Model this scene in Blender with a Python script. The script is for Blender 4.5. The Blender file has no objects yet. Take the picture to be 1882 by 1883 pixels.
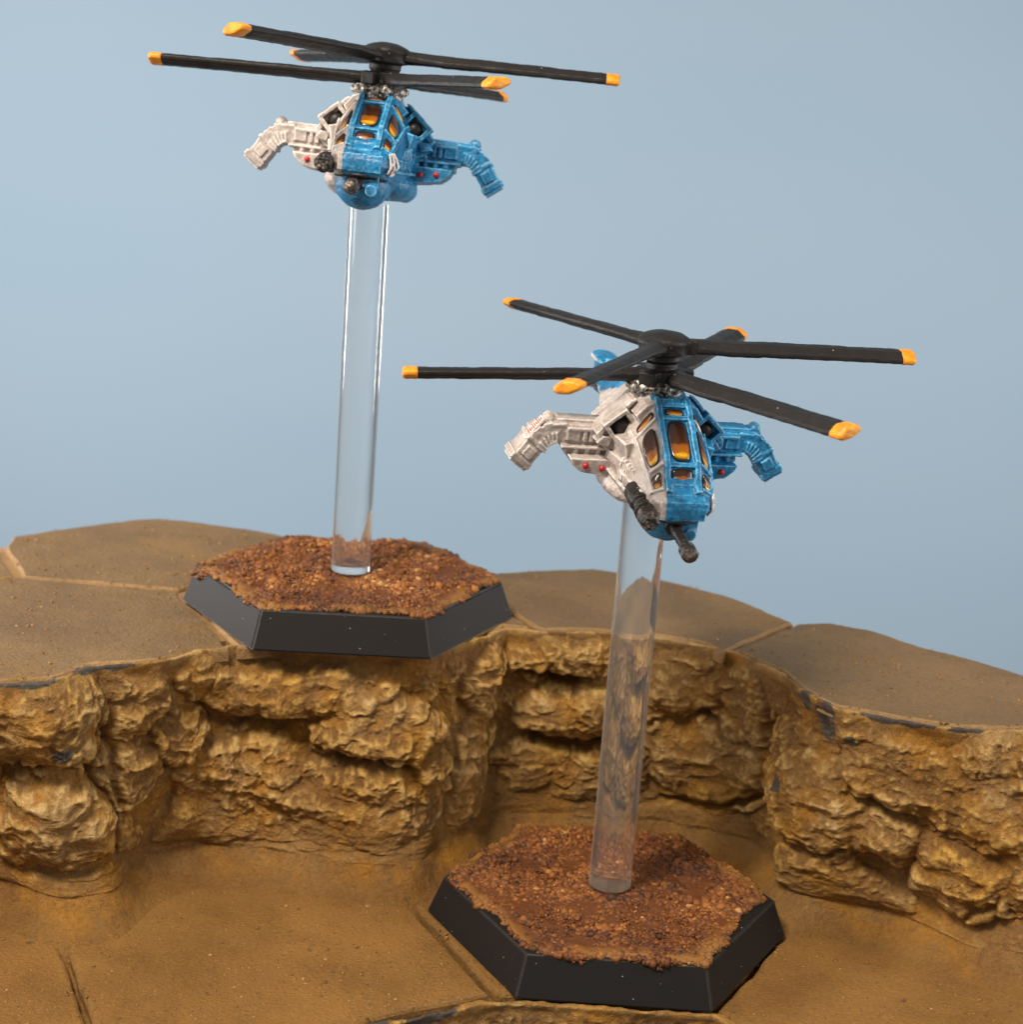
import bpy, bmesh, math, random
import numpy as np
from mathutils import Vector, Matrix, Euler

R_ = math.radians
SC = bpy.context.scene
COL = SC.collection
random.seed(7)
RNG = np.random.default_rng(11)

# ------------------------------------------------------------------ camera (1 unit = 1 cm)
PITCH, ROLL, CAM_Z = 0.239656, 0.073282, 8.0778
_f = Vector((0, math.cos(PITCH), -math.sin(PITCH)))
_r = Vector((1, 0, 0)); _u = Vector((0, math.sin(PITCH), math.cos(PITCH)))
_r2 = math.cos(ROLL) * _r + math.sin(ROLL) * _u
_u2 = -math.sin(ROLL) * _r + math.cos(ROLL) * _u
cd = bpy.data.cameras.new('camera'); cam = bpy.data.objects.new('camera', cd); COL.objects.link(cam)
M = Matrix((_r2, _u2, -_f)).transposed().to_4x4(); M.translation = Vector((0, 0, CAM_Z)); cam.matrix_world = M
cd.sensor_width = 36; cd.lens = 3062.5 / 1882 * 36; cd.clip_start = 0.1; cd.clip_end = 500
cd.dof.use_dof = True; cd.dof.focus_distance = 15.6; cd.dof.aperture_fstop = 0.52
SC.camera = cam

# ------------------------------------------------------------------ room light: a soft lamp high on the left, added fills at the sides and for the backdrop, dim room
W = bpy.data.worlds.new('World'); SC.world = W; W.use_nodes = True
W.node_tree.nodes['Background'].inputs[0].default_value = (1.0, 0.93, 0.86, 1)
W.node_tree.nodes['Background'].inputs[1].default_value = 0.31


def area(name, loc, target, size, watts, col):
    l = bpy.data.lights.new(name, 'AREA'); l.shape = 'DISK'; l.size = size; l.energy = watts; l.color = col
    o = bpy.data.objects.new(name, l); COL.objects.link(o); o.location = loc
    o.rotation_euler = (Vector(target) - Vector(loc)).to_track_quat('-Z', 'Y').to_euler()
    return o


area('key_lamp', (-11, 3, 27), (0, 17, 3), 9, 12200, (1.0, 0.88, 0.74))
area('side_fill', (17, 11, 10), (0, 17, 4), 9, 1500, (1.0, 0.93, 0.86))  # added pair, gives the clear rods bright edge lines
area('side_fill', (-17, 13, 9), (0, 17, 4), 9, 1300, (1.0, 0.93, 0.86))
area('backdrop_fill', (-20, 24, 6), (3, 46, 2), 9, 4600, (1.0, 0.96, 0.94))  # added pair out of view, brightens the backdrop evenly
area('backdrop_fill', (20, 24, 5), (-1, 46, 2), 9, 3000, (1.0, 0.96, 0.94))

vs = SC.view_settings
vs.view_transform = 'Standard'; vs.look = 'None'; vs.exposure = 0; vs.gamma = 1; vs.use_curve_mapping = False
SC.render.engine = 'CYCLES'
SC.cycles.max_bounces = 10; SC.cycles.transmission_bounces = 10
SC.cycles.sample_clamp_indirect = 6
SC.cycles.use_denoising = True


# ------------------------------------------------------------------ helpers
def setp(o, label=None, cat=None, group=None, kind=None):
    if label: o['label'] = label
    if cat: o['category'] = cat
    if group: o['group'] = group
    if kind: o['kind'] = kind
    return o


def link(name, me, mat=None, parent=None, smooth=False):
    o = bpy.data.objects.new(name, me); COL.objects.link(o)
    if mat is not None and not me.materials: me.materials.append(mat)
    if parent is not None: o.parent = parent
    if smooth: me.polygons.foreach_set('use_smooth', np.ones(len(me.polygons), bool))
    return o


def from_bm(name, bm, mat=None, parent=None, smooth=False):
    me = bpy.data.meshes.new(name); bm.normal_update(); bm.to_mesh(me); bm.free()
    return link(name, me, mat, parent, smooth)


def grid_mesh(name, P):
    """mesh from a (n, m, 3) grid of points, with fast foreach_set"""
    n, m = P.shape[:2]
    idx = np.arange(n * m).reshape(n, m)
    q = np.stack([idx[:-1, :-1], idx[1:, :-1], idx[1:, 1:], idx[:-1, 1:]], -1).reshape(-1, 4)
    return np_mesh(name, P.reshape(-1, 3), q)


def np_mesh(name, V, F):
    me = bpy.data.meshes.new(name); k = F.shape[1]
    me.vertices.add(len(V)); me.vertices.foreach_set('co', V.astype(np.float32).ravel())
    me.loops.add(F.size); me.loops.foreach_set('vertex_index', F.astype(np.int32).ravel())
    me.polygons.add(len(F)); me.polygons.foreach_set('loop_start', np.arange(0, F.size, k, dtype=np.int32))
    me.update(calc_edges=True)
    return me


def add_attr(me, name, val):
    a = me.attributes.new(name, 'FLOAT', 'POINT'); a.data.foreach_set('value', val.astype(np.float32).ravel())


_perm = np.random.default_rng(3).permutation(4096)
_grad = np.random.default_rng(4).normal(size=(4096, 3)); _grad /= np.linalg.norm(_grad, axis=1)[:, None]


def perlin(P):
    P = np.asarray(P, float); I = np.floor(P).astype(int); Fp = P - I
    U = Fp * Fp * Fp * (Fp * (Fp * 6 - 15) + 10)
    out = 0
    for dx in (0, 1):
        for dy in (0, 1):
            for dz in (0, 1):
                h = _perm[(_perm[(_perm[(I[..., 0] + dx) & 4095] + I[..., 1] + dy) & 4095] + I[..., 2] + dz) & 4095]
                g = _grad[h]
                d = (g * (Fp - np.array([dx, dy, dz]))).sum(-1)
                w = (U[..., 0] if dx else 1 - U[..., 0]) * (U[..., 1] if dy else 1 - U[..., 1]) * (U[..., 2] if dz else 1 - U[..., 2])
                out = out + d * w
    return out * 1.5


def fbm(P, f, o=4, g=.5):
    r, a = 0, 1.0
    for i in range(o):
        r = r + a * perlin(P * f + 17.3 * i); a *= g; f *= 2.03
    return r


def ridged(P, f, o=4, g=.5):
    r, a = 0, 1.0
    for i in range(o):
        r = r + a * (1 - 2 * np.abs(perlin(P * f + 31.7 * i))); a *= g; f *= 2.03
    return r


# ------------------------------------------------------------------ materials
class NT:
    def __init__(s, name):
        s.m = bpy.data.materials.new(name); s.m.use_nodes = True; s.t = s.m.node_tree
        s.b = s.t.nodes['Principled BSDF']

    def n(s, typ, **kw):
        x = s.t.nodes.new(typ)
        for k, v in kw.items(): setattr(x, k, v)
        return x

    def l(s, a, b): s.t.links.new(a, b)

    def put(s, x, k, v):
        if hasattr(v, 'is_output'): s.l(v, x.inputs[k])
        else: x.inputs[k].default_value = v

    def coord(s): return s.n('ShaderNodeTexCoord').outputs['Object']

    def noise(s, scale, detail=4, rough=.55, vec=None, dist=0):
        x = s.n('ShaderNodeTexNoise'); s.put(x, 'Scale', scale); s.put(x, 'Detail', detail); s.put(x, 'Roughness', rough); s.put(x, 'Distortion', dist)
        s.l(vec or s.coord(), x.inputs['Vector']); return x.outputs['Fac']

    def vor(s, scale, feature='F1', vec=None, out='Distance'):
        x = s.n('ShaderNodeTexVoronoi', feature=feature); s.put(x, 'Scale', scale); s.l(vec or s.coord(), x.inputs['Vector']); return x.outputs[out]

    def ramp(s, fac, stops, interp='LINEAR'):
        x = s.n('ShaderNodeValToRGB'); e = x.color_ramp; e.interpolation = interp
        while len(e.elements) < len(stops): e.elements.new(.5)
        for k, (p, c) in enumerate(stops):
            e.elements[k].position = p
            e.elements[k].color = (c, c, c, 1) if isinstance(c, (int, float)) else (*c, 1)
        s.l(fac, x.inputs[0]); return x.outputs[0]

    def mix(s, fac, a, b, blend='MIX'):
        x = s.n('ShaderNodeMix', data_type='RGBA', blend_type=blend)
        s.put(x, 0, fac)
        for k, v in ((6, a), (7, b)):
            if hasattr(v, 'is_output'): s.l(v, x.inputs[k])
            else: x.inputs[k].default_value = (*v, 1) if len(v) == 3 else v
        return x.outputs[2]

    def math(s, op, a, b=0., clamp=False):
        x = s.n('ShaderNodeMath', operation=op, use_clamp=clamp); s.put(x, 0, a); s.put(x, 1, b); return x.outputs[0]

    def bump(s, h, strength, dist, prev=None):
        x = s.n('ShaderNodeBump'); s.put(x, 'Strength', strength); s.put(x, 'Distance', dist); s.l(h, x.inputs['Height'])
        if prev: s.l(prev, x.inputs['Normal'])
        return x.outputs[0]

    def out(s, col=None, rough=None, normal=None, metal=None, spec=None):
        for k, v in (('Base Color', col), ('Roughness', rough), ('Normal', normal), ('Metallic', metal), ('Specular IOR Level', spec)):
            if v is None: continue
            if isinstance(v, tuple): v = (*v, 1)
            s.put(s.b, k, v)
        return s.m


def attr(nt, name): return nt.n('ShaderNodeAttribute', attribute_name=name).outputs['Fac']


def pointy(nt, lo, hi):
    return nt.ramp(nt.n('ShaderNodeNewGeometry').outputs['Pointiness'], [(lo, 0.), (hi, 1.)])


def ground_col(t, warm, edge=False):
    a, b = ((.206, .097, .0190), (.298, .146, .0310)) if warm else ((.166, .098, .0365), (.232, .138, .0510))
    if edge: a, b = ((.20, .098, .022), (.29, .15, .038)) if warm else ((.28, .165, .065), (.40, .24, .10))
    v = t.ramp(t.noise(.9, 5, .6), [(.35, 0.), (.65, 1.)])
    base = t.mix(v, a, b)
    st = t.n('ShaderNodeMapping'); st.inputs['Scale'].default_value = (4, 9, 4); t.l(t.coord(), st.inputs[0])
    streak = t.ramp(t.noise(4.5, 7, .8, st.outputs[0]), [(.33, .70), (.72, 1.36)])
    base = t.mix(1., base, streak, 'MULTIPLY')
    sp = t.ramp(t.vor(27), [(.08, 1.), (.18, 0.)])
    sp = t.math('MULTIPLY', sp, t.ramp(t.noise(2.6, 5, .65), [(.40, 0.), (.62, .7)]))
    base = t.mix(sp, base, (.52, .37, .17))
    sd = t.ramp(t.vor(15), [(.05, 1.), (.10, 0.)])
    sd = t.math('MULTIPLY', sd, t.ramp(t.noise(1.2, 3, .6), [(.52, 0.), (.66, .6)]))
    base = t.mix(sd, base, (.06, .042, .025))
    och = t.ramp(t.noise(.55, 4, .6, dist=.6), [(.55, 0.), (.70, .6)])
    base = t.mix(och, base, (.27, .145, .030))
    dk = t.ramp(t.noise(1.35, 3, .5), [(.70, 0.), (.725, .8)])
    base = t.mix(dk, base, (.085, .06, .035))
    bp = t.bump(t.noise(26, 5, .7), .8, .06)
    bp = t.bump(t.noise(3, 3, .5), .3, .12, bp)
    return base, bp


def mat_rock():
    t = NT('drybrushed_rock')
    big = t.ramp(t.noise(1.1, 5, .6), [(.32, 0.), (.68, 1.)])
    base = t.mix(big, (.212, .091, .014), (.360, .200, .062))
    och = t.ramp(t.noise(1.9, 4, .6), [(.46, 0.), (.66, 1.)])
    base = t.mix(t.math('MULTIPLY', och, .75), base, (.47, .208, .014))
    fine = t.ramp(t.noise(22, 5, .7), [(.3, .74), (.7, 1.18)])
    base = t.mix(1., base, fine, 'MULTIPLY')
    # the pale paint dragged over the raised edges with a dry brush
    dry = t.math('MULTIPLY', attr(t, 'dry'), t.ramp(t.noise(9, 5, .75), [(.3, .15), (.62, 1.)]), True)
    hl = t.mix(big, (.85, .48, .075), (.85, .60, .27))
    base = t.mix(t.math('MULTIPLY', dry, .82), base, hl)
    base = t.mix(attr(t, 'chip'), base, t.mix(t.noise(14, 4), (.045, .036, .029), (.15, .118, .088)))
    sp = t.ramp(t.vor(26), [(.03, 1.), (.08, 0.)])
    base = t.mix(t.math('MULTIPLY', sp, .5), base, (.62, .47, .26))
    g, gb = ground_col(t, True)
    base = t.mix(attr(t, 'skirt'), base, g)
    b = t.bump(t.noise(11, 5, .65, dist=.8), .55, .10, gb)
    b = t.bump(t.noise(30, 5, .7), .6, .05, b)
    b = t.bump(t.noise(80, 3, .6), .4, .02, b)
    rg = t.ramp(t.noise(6, 3), [(.35, .48), (.65, .72)])
    return t.out(base, rg, b, spec=.4)


def mat_tile(edge=False, warm=False):
    t = NT(('painted_ground_edge' if warm else 'painted_tile_edge') if edge else ('painted_ground' if warm else 'painted_tile'))
    base, bp = ground_col(t, warm, edge)
    return t.out(base, .6, bp, spec=.38)


def mat_paint(name, blue=False, split=None):
    """brush-painted cast metal, light paint dragged over the edges"""
    t = NT(name)
    pt = t.n('ShaderNodeNewGeometry').outputs['Pointiness']
    n1 = t.noise(5, 5, .65); n2 = t.noise(17, 5, .7)
    f1 = t.ramp(n1, [(.38, 0.), (.68, 1.)]); f2 = t.ramp(n2, [(.35, 0.), (.65, 1.)])
    edge = t.ramp(pt, [(.505, 0.), (.555, 1.)])
    edge = t.math('MULTIPLY', edge, t.ramp(n2, [(.3, .35), (.6, 1.)]))

    def blu():
        c = t.mix(f1, (.002, .055, .15), (.008, .20, .45))
        c = t.mix(t.math('MULTIPLY', f2, .55), c, (.020, .31, .60))
        return t.mix(t.math('MULTIPLY', edge, .9), c, (.20, .58, .84))

    def whi():
        c = t.mix(f1, (.38, .325, .295), (.61, .545, .51))
        c = t.mix(t.math('MULTIPLY', t.math('SUBTRACT', 1., f2), .55), c, (.22, .182, .162))
        return t.mix(t.math('MULTIPLY', edge, .85), c, (.92, .85, .81))
    if split is not None:
        sx = t.n('ShaderNodeSeparateXYZ'); t.l(t.coord(), sx.inputs[0])
        x = t.math('ADD', sx.outputs[0], t.math('MULTIPLY', t.math('SUBTRACT', t.noise(9, 3), .5), .05))
        k = t.ramp(t.math('ADD', x, .5), [(.494 + split, 0.), (.506 + split, 1.)])
        col = t.mix(k, whi(), blu())
    else:
        col = blu() if blue else whi()
    b = t.bump(t.noise(26, 4, .6), .35, .02)
    return t.out(col, t.ramp(n2, [(.3, .30), (.7, .52)]), b, spec=.5)


def mat_black(name, rough=.5, spots=True, col=(.013, .0115, .011), rub=.5):
    t = NT(name)
    c = t.mix(t.noise(6, 5, .65), col, tuple(v * 1.35 for v in col))
    if rub:
        e = t.math('MULTIPLY', t.ramp(t.n('ShaderNodeNewGeometry').outputs['Pointiness'], [(.53, 0.), (.62, 1.)]), t.ramp(t.noise(24, 4, .7), [(.4, 0.), (.6, 1.)]))
        c = t.mix(t.math('MULTIPLY', e, rub), c, (.11, .088, .07))
    if spots:
        v = t.ramp(t.vor(9), [(.04, 1.), (.065, 0.)])
        c = t.mix(t.math('MULTIPLY', v, t.ramp(t.noise(2.3, 2), [(.42, 0.), (.55, .8)])), c, (.42, .38, .35))
    b = t.bump(t.noise(60, 3, .6), .2, .01)
    return t.out(c, rough, b, spec=.3)


def mat_metal(name='chipped_silver_paint', lo=.46, hi=.56, pale=(.60, .55, .50)):
    t = NT(name)
    k = t.ramp(t.noise(17, 5, .7), [(lo, 0.), (hi, 1.)])
    k = t.math('MAXIMUM', k, t.math('MULTIPLY', pointy(t, .54, .62), .7))
    c = t.mix(k, (.022, .017, .014), pale)
    return t.out(c, .42, t.bump(t.noise(40, 4), .5, .02), metal=t.math('MULTIPLY', k, .7))


def mat_orange():
    t = NT('orange_tip_paint')
    c = t.mix(t.ramp(t.noise(11, 4), [(.35, 0.), (.65, 1.)]), (.62, .19, .008), (.88, .36, .015))
    return t.out(c, .45, t.bump(t.noise(30, 3), .4, .02))


def mat_window():
    t = NT('amber_window_paint')
    g = attr(t, 'fade')
    g = t.math('ADD', g, t.math('MULTIPLY', t.math('SUBTRACT', t.noise(16, 3), .5), .22))
    c = t.ramp(g, [(.02, (.012, .005, .003)), (.18, (.030, .009, .004)), (.54, (.055, .016, .005)), (.60, (.28, .080, .004)), (.78, (.36, .11, .005)), (.82, (.80, .42, .008)), (1.0, (.66, .32, .006))])
    c = t.mix(t.ramp(attr(t, 'rim'), [(.74, 0.), (.92, 1.)]), c, (.012, .006, .004))
    t.put(t.b, 'Coat Weight', .6); t.put(t.b, 'Coat Roughness', .06)
    return t.out(c, .25)


def mat_plain(name, col, rough=.5, var=.25, metal=0.):
    t = NT(name)
    c = t.mix(t.noise(20, 4, .6), tuple(v * (1 - var) for v in col), tuple(min(1, v * (1 + var)) for v in col))
    return t.out(c, rough, t.bump(t.noise(40, 3), .3, .01), metal=metal)


def mat_flock():
    t = NT('rust_brown_grit')
    a = attr(t, 'tone')
    c = t.ramp(a, [(0., (.045, .013, .003)), (.35, (.122, .036, .0055)), (.7, (.235, .078, .0105)), (.92, (.35, .135, .022)), (1., (.43, .23, .075))])
    e = attr(t, 'edge')
    c = t.mix(t.math('MULTIPLY', e, .7), c, (.27, .125, .022))
    return t.out(c, .6, t.bump(t.noise(50, 3), .5, .02), spec=.45)


def mat_acrylic():
    t = NT('clear_acrylic')
    t.put(t.b, 'Transmission Weight', .965); t.put(t.b, 'IOR', 1.49); t.put(t.b, 'Sheen Weight', .5); t.put(t.b, 'Sheen Roughness', .25)
    st = t.n('ShaderNodeMapping'); st.inputs['Scale'].default_value = (14, 14, .7); t.l(t.coord(), st.inputs[0])
    return t.out((.97, .97, .965), .025, t.bump(t.noise(1.6, 3, .6, st.outputs[0]), .10, .02))


def mat_sky():
    t = NT('blue_backdrop_paper')
    mp = t.n('ShaderNodeMapping'); mp.inputs['Scale'].default_value = (.5, 1, 1.5); t.l(t.coord(), mp.inputs[0])
    k = t.ramp(t.noise(.11, 4, .5, mp.outputs[0]), [(.3, 0.), (.75, 1.)])
    return t.out(t.mix(k, (.275, .384, .486), (.300, .398, .492)), .9, spec=.1)


ROCK = mat_rock(); TILE = mat_tile(); TEDGE = mat_tile(edge=True); LEDGE = mat_tile(edge=True, warm=True); GROUND = mat_tile(warm=True)
BLUE = mat_paint('brushed_blue_paint', blue=True); WHITE = mat_paint('washed_white_paint'); SPLIT = mat_paint('white_and_blue_paint', split=-.176); TAILP = mat_paint('white_and_blue_tail_paint', split=-.13)
BLADE = mat_black('matt_black_blade', .5); GUN = mat_black('black_gun_paint', .42, False, (.016, .014, .013), .8); PLASTIC = mat_black('black_base_plastic', .6, True, (.007, .0058, .0057), 0)
SILVER = mat_metal(); GUNTIP = mat_metal('worn_gunmetal', .53, .66, (.36, .29, .24)); ORANGE = mat_orange(); AMBER = mat_window(); FLOCK = mat_flock(); ACRYL = mat_acrylic()
RED = mat_plain('red_paint', (.42, .016, .022), .35); CHALK = mat_plain('white_brush_marks', (.78, .70, .66), .5, .1); WORN = mat_plain('worn_plastic_edge', (.014, .012, .0115), .55, .8); DARK = mat_plain('dark_intake_paint', (.035, .03, .028), .45, .6)
PINK = mat_plain('pale_label', (.72, .58, .54), .5, .12)

# ------------------------------------------------------------------ backdrop
P = np.zeros((60, 2, 3))
th = np.linspace(0, 1, 60)
for j, x in enumerate((-60, 60)):
    P[:, j, 0] = x
    P[:, j, 1] = 46
    P[:, j, 2] = -22 + 80 * th
me = grid_mesh('sky', P)
sky = link('sky', me, mat_sky()); setp(sky, 'pale blue paper backdrop behind the terrain', 'backdrop', kind='structure')

# ------------------------------------------------------------------ terrain: two levels of hexagonal tiles with a rock face between
ZU = 2.4863
RIM = [(-7, 13.6), (-5.2, 14.55), (-4.66, 14.69), (-4.25, 14.86), (-4.01, 15.31), (-3.39, 15.61), (-3.04, 16.03), (-2.74, 16.3), (-2.1, 16.45), (-1.3, 16.4), (-.75, 16.6), (-.3, 17.1), (.03, 17.55), (.45, 17.5), (.93, 17.62), (1.6, 17.65), (2.24, 17.44), (2.55, 17.25), (2.97, 16.7), (3.16, 16.07), (3.4, 15.7), (3.88, 15.52), (4.34, 15.39), (4.71, 15.39), (5.16, 15.45), (6.2, 15.5)]
FOOT = [(-7, 14.0), (-5.3, 15.1), (-4.6, 15.15), (-4.1, 15.0), (-3.75, 15.1), (-3.5, 15.8), (-3.1, 16.25), (-2.55, 16.3), (-1.94, 16.25), (-1.2, 16.1), (-.74, 16.25), (-.4, 16.8), (-.1, 17.4), (.3, 17.6), (1, 17.65), (1.7, 17.7), (2.4, 17.65), (2.95, 17.4), (3.12, 16.85), (3.2, 16.25), (3.65, 16.1), (4.15, 15.85), (4.65, 15.65), (5.05, 15.3), (5.33, 14.9), (6.4, 14.6)]
# bulging stones of the rock face: station along it, height share from the rim down, half width, half height, bulge (cm)
LOBES = [(2.92, 0.165, 0.57, 0.48, 0.42), (2.78, 0.595, 0.57, 0.48, 0.48), (2.88, 0.905, 0.72, 0.27, 0.3), (4.48, 0.72, 0.21, 0.23, 0.22), (7.9, 0.2, 0.97, 0.26, 0.34), (5.62, 0.375, 0.31, 0.31, 0.26), (4.62, 0.465, 0.33, 0.38, 0.22), (7.32, 0.63, 0.9, 0.5, 0.32), (9.18, 0.34, 0.77, 0.3, 0.36), (10.15, 0.475, 0.24, 0.22, 0.3), (8.8, 0.675, 1.09, 0.43, 0.3), (9.8, 0.95, 0.35, 0.29, 0.25), (11.48, 0.18, 0.3, 0.54, 0.25), (11.35, 0.63, 0.36, 0.66, 0.25), (6.48, 0.11, 0.45, 0.25, 0.25), (4.7, 0.155, 0.38, 0.32, 0.2), (13.38, 0.12, 0.63, 0.23, 0.34), (13.78, 0.385, 0.7, 0.29, 0.32), (15.78, 0.2, 0.54, 0.36, 0.28), (16.15, 0.58, 0.73, 0.49, 0.34), (14.32, 0.67, 0.49, 0.37, 0.2), (13.15, 0.625, 0.43, 0.31, 0.2), (15.52, 0.395, 0.37, 0.24, 0.25), (17.15, 0.23, 0.36, 0.42, 0.25), (19.48, 0.49, 0.62, 0.54, 0.4), (21.5, 0.245, 0.76, 0.38, 0.34), (20.83, 0.12, 0.6, 0.27, 0.25), (22.6, 0.605, 0.52, 0.41, 0.5), (19.88, 0.805, 0.6, 0.4, 0.42), (23.02, 0.315, 0.59, 0.43, 0.34), (21.12, 0.5, 0.44, 0.28, 0.3), (23.5, 0.095, 0.43, 0.27, 0.25), (18.25, 0.435, 0.29, 0.58, 0.22), (20.75, 0.86, 0.5, 0.3, 0.38), (23.9, 0.54, 0.32, 0.43, 0.25), (8.18, 0.91, 0.7, 0.3, 0.28), (6.3, 0.79, 0.6, 0.36, 0.32)]
CHIPS = [(19.6, .08, .16, .22), (18.9, .03, .12, .1), (21.2, .0, .5, .05), (22.6, .0, .25, .04), (4.2, .0, .3, .05), (2.6, .0, .3, .04), (18.75, .42, .09, .09), (3.1, .28, .07, .07), (20.3, .12, .08, .06)]


CREV = [[(12.5, 0.19), (13.12, 0.21), (13.78, 0.24)], [(13.15, 0.515), (13.83, 0.56), (14.33, 0.545)], [(15.05, 0.83), (15.68, 0.77), (16.53, 0.76), (17.48, 0.63)], [(8.22, 0.48), (8.8, 0.45), (9.65, 0.455)], [(6.1, 0.315), (7.18, 0.35), (8.2, 0.315)], [(6.73, 0.915), (7.3, 0.875), (8.0, 0.93), (8.97, 0.88)], [(1.88, 0.395), (2.85, 0.375), (4.15, 0.41)], [(1.75, 0.85), (2.68, 0.815), (4.05, 0.74)], [(18.0, 0.665), (19.55, 0.665), (20.3, 0.61)], [(20.25, 0.335), (20.88, 0.38), (21.75, 0.445)], [(21.62, 0.885), (22.55, 0.8), (23.43, 0.665)], [(14.98, 0.415), (15.62, 0.375), (16.55, 0.265)], [(4.28, 0.16), (4.25, 0.39), (4.38, 0.59)], [(11.85, 0.33), (11.93, 0.615), (12.3, 0.89)], [(17.75, 0.255), (17.62, 0.5), (17.55, 0.67)]]


def box_blur(A, r):
    for ax in (0, 1):
        k = 2 * r + 1
        pad = [(0, 0), (0, 0)]; pad[ax] = (r + 1, r)
        c = np.cumsum(np.pad(A, pad, mode='edge'), axis=ax)
        A = (np.take(c, np.arange(k, c.shape[ax]), axis=ax) - np.take(c, np.arange(0, c.shape[ax] - k), axis=ax)) / k
    return A


def rock_face(name, rim, foot, ztop, zbot, ns, nt, lobes, chips, crev, seed, skirt=.55, back=.13, lip=1.):
    rim, foot = np.array(rim, float), np.array(foot, float); k = np.arange(len(rim))
    # arc length along the middle line, resampled evenly
    mid = (rim + foot) / 2
    arc_k = np.concatenate([[0], np.cumsum(np.linalg.norm(np.diff(mid, axis=0), axis=1))])
    arc = np.linspace(0, arc_k[-1], ns); st = np.interp(arc, arc_k, k)
    ker = np.ones(9) / 9

    def sm(A):
        B = np.stack([np.interp(st, k, A[:, i]) for i in (0, 1)], -1)
        w = max(3, ns // 90) | 1
        for _ in range(2):
            B = np.stack([np.convolve(np.pad(B[:, i], w // 2, mode='edge'), np.ones(w) / w, 'valid') for i in (0, 1)], -1)
        return B
    rp, fp = sm(rim), sm(foot)
    m = (rp + fp) / 2; tg = np.gradient(m, axis=0)
    for _ in range(3): tg = np.stack([np.convolve(np.pad(tg[:, i], 20, mode='edge'), np.ones(41) / 41, 'valid') for i in (0, 1)], -1)
    nrm = np.stack([tg[:, 1], -tg[:, 0]], -1); nrm /= np.linalg.norm(nrm, axis=1)[:, None]
    t = np.linspace(0, 1, nt); H = ztop - zbot
    B = np.zeros((ns, nt, 3)); B[..., :2] = rp[:, None] * (1 - t)[None, :, None] + fp[:, None] * t[None, :, None]; B[..., 2] = ztop - H * t[None]
    rng = np.random.default_rng(seed)
    S = np.repeat(arc[:, None], nt, 1); V = np.repeat((H * t)[None], ns, 0)
    S2 = S + .20 * fbm(B + 5, 1.7, 4); V2 = V + .13 * fbm(B + 40, 2.1, 4)
    h = np.zeros((ns, nt))
    for s0, t0, rs, rt, a in lobes:
        u = (S2 - np.interp(s0, k, arc_k)) / (rs * 1.08); v = (V2 - t0 * H) / (rt * 1.12)
        r2 = np.abs(u) ** 2.3 + np.abs(v) ** 2.3
        h = np.maximum(h, .74 * a * np.sqrt(np.clip(1 - r2, 0, 1)) * (1 + .25 * np.clip(v, -1, 1)))
    S3 = S + .10 * fbm(B + 9, 4, 3); V3 = V + .08 * fbm(B + 23, 4, 3)
    h2 = np.zeros_like(h)
    for _ in range(int(arc[-1] * H * 9)):
        a0, v0 = rng.uniform(0, arc[-1]), rng.uniform(.03, 1.02) * H
        rs = rng.uniform(.10, .34); rt = rs * rng.uniform(.45, .9); a = rs * rng.uniform(.28, .6)
        i0, i1 = np.searchsorted(arc, [a0 - rs - .3, a0 + rs + .3])
        u = (S3[i0:i1] - a0) / rs; v = (V3[i0:i1] - v0) / rt
        h2[i0:i1] = np.maximum(h2[i0:i1], a * np.sqrt(np.clip(1 - u * u - v * v, 0, 1)))
    Q = B * np.array([1, 1, 2.4])
    Wp = B + .12 * np.stack([fbm(B + 11, 3, 2), fbm(B + 37, 3, 2), fbm(B + 61, 3, 2)], -1)
    rough = np.clip(.55 + .9 * fbm(B + 90, .7, 2), .15, 1.2)
    h = h + .40 * h2 + .055 * (ridged(Q + 3, .9, 3) - .5) + rough * (.042 * ridged(Wp + 8, 2.2, 3, .5) + .017 * ridged(Wp + 4, 6.5, 3, .55) + .012 * fbm(B, 11, 3)) + .006 * fbm(B, 24, 3, .6)
    for ci, cr in enumerate(crev):
        dp = .9 if ci < 3 else .35
        pa = [(np.interp(a_, k, arc_k), b_ * H) for a_, b_ in cr]
        dm = np.full_like(h, 9.)
        for (x0, y0), (x1, y1) in zip(pa[:-1], pa[1:]):
            L2 = (x1 - x0) ** 2 + (y1 - y0) ** 2
            q_ = np.clip(((S3 - x0) * (x1 - x0) + (V3 - y0) * (y1 - y0)) / L2, 0, 1)
            dm = np.minimum(dm, np.hypot(S3 - x0 - q_ * (x1 - x0), V3 - y0 - q_ * (y1 - y0)))
        h = h - dp * (.25 * np.exp(-(dm / .05) ** 2) + .06 * np.exp(-(dm / .15) ** 2))
    h = h - back
    at = np.clip(t / .05, 0, 1); at = at * at * (3 - 2 * at)
    h = h * (.25 + .75 * at)[None] + ((.03 + .05 * fbm(np.stack([arc, arc * 0 + 4, arc * 0], -1), 1.6, 4))[:, None] * (1 - at)[None])
    wt = 1 - np.clip(t / .2, 0, 1); wt = (wt * wt * (3 - 2 * wt))[None]
    h = h * (1 - wt) + np.maximum(h, .03 + .25 * h) * wt
    fade = np.clip((t - .55) / .45, 0, 1); fade = (fade * fade * (3 - 2 * fade))[None]
    h = np.where(h < 0, h * (1 - fade), h * (1 - .30 * fade))
    ref = np.maximum(box_blur(h, 22)[:, int(.66 * nt)], -.02) + .03
    f2 = np.clip((t - .62) / .38, 0, 1); f2 = (f2 * f2 * (3 - 2 * f2))[None] * .85
    h = h * (1 - f2) + ref[:, None] * f2 + .03 * f2 * fbm(B + 77, 2.2, 3)
    D = np.zeros_like(B); D[..., :2] = nrm[:, None]
    Pn = B + D * h[..., None]
    Pn[..., 2] += (-.12 * np.clip(h, -.1, .6) + .03 * fbm(B + 70, 3, 2)) * np.sin(np.pi * np.clip(t, 0, 1))[None]
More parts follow.
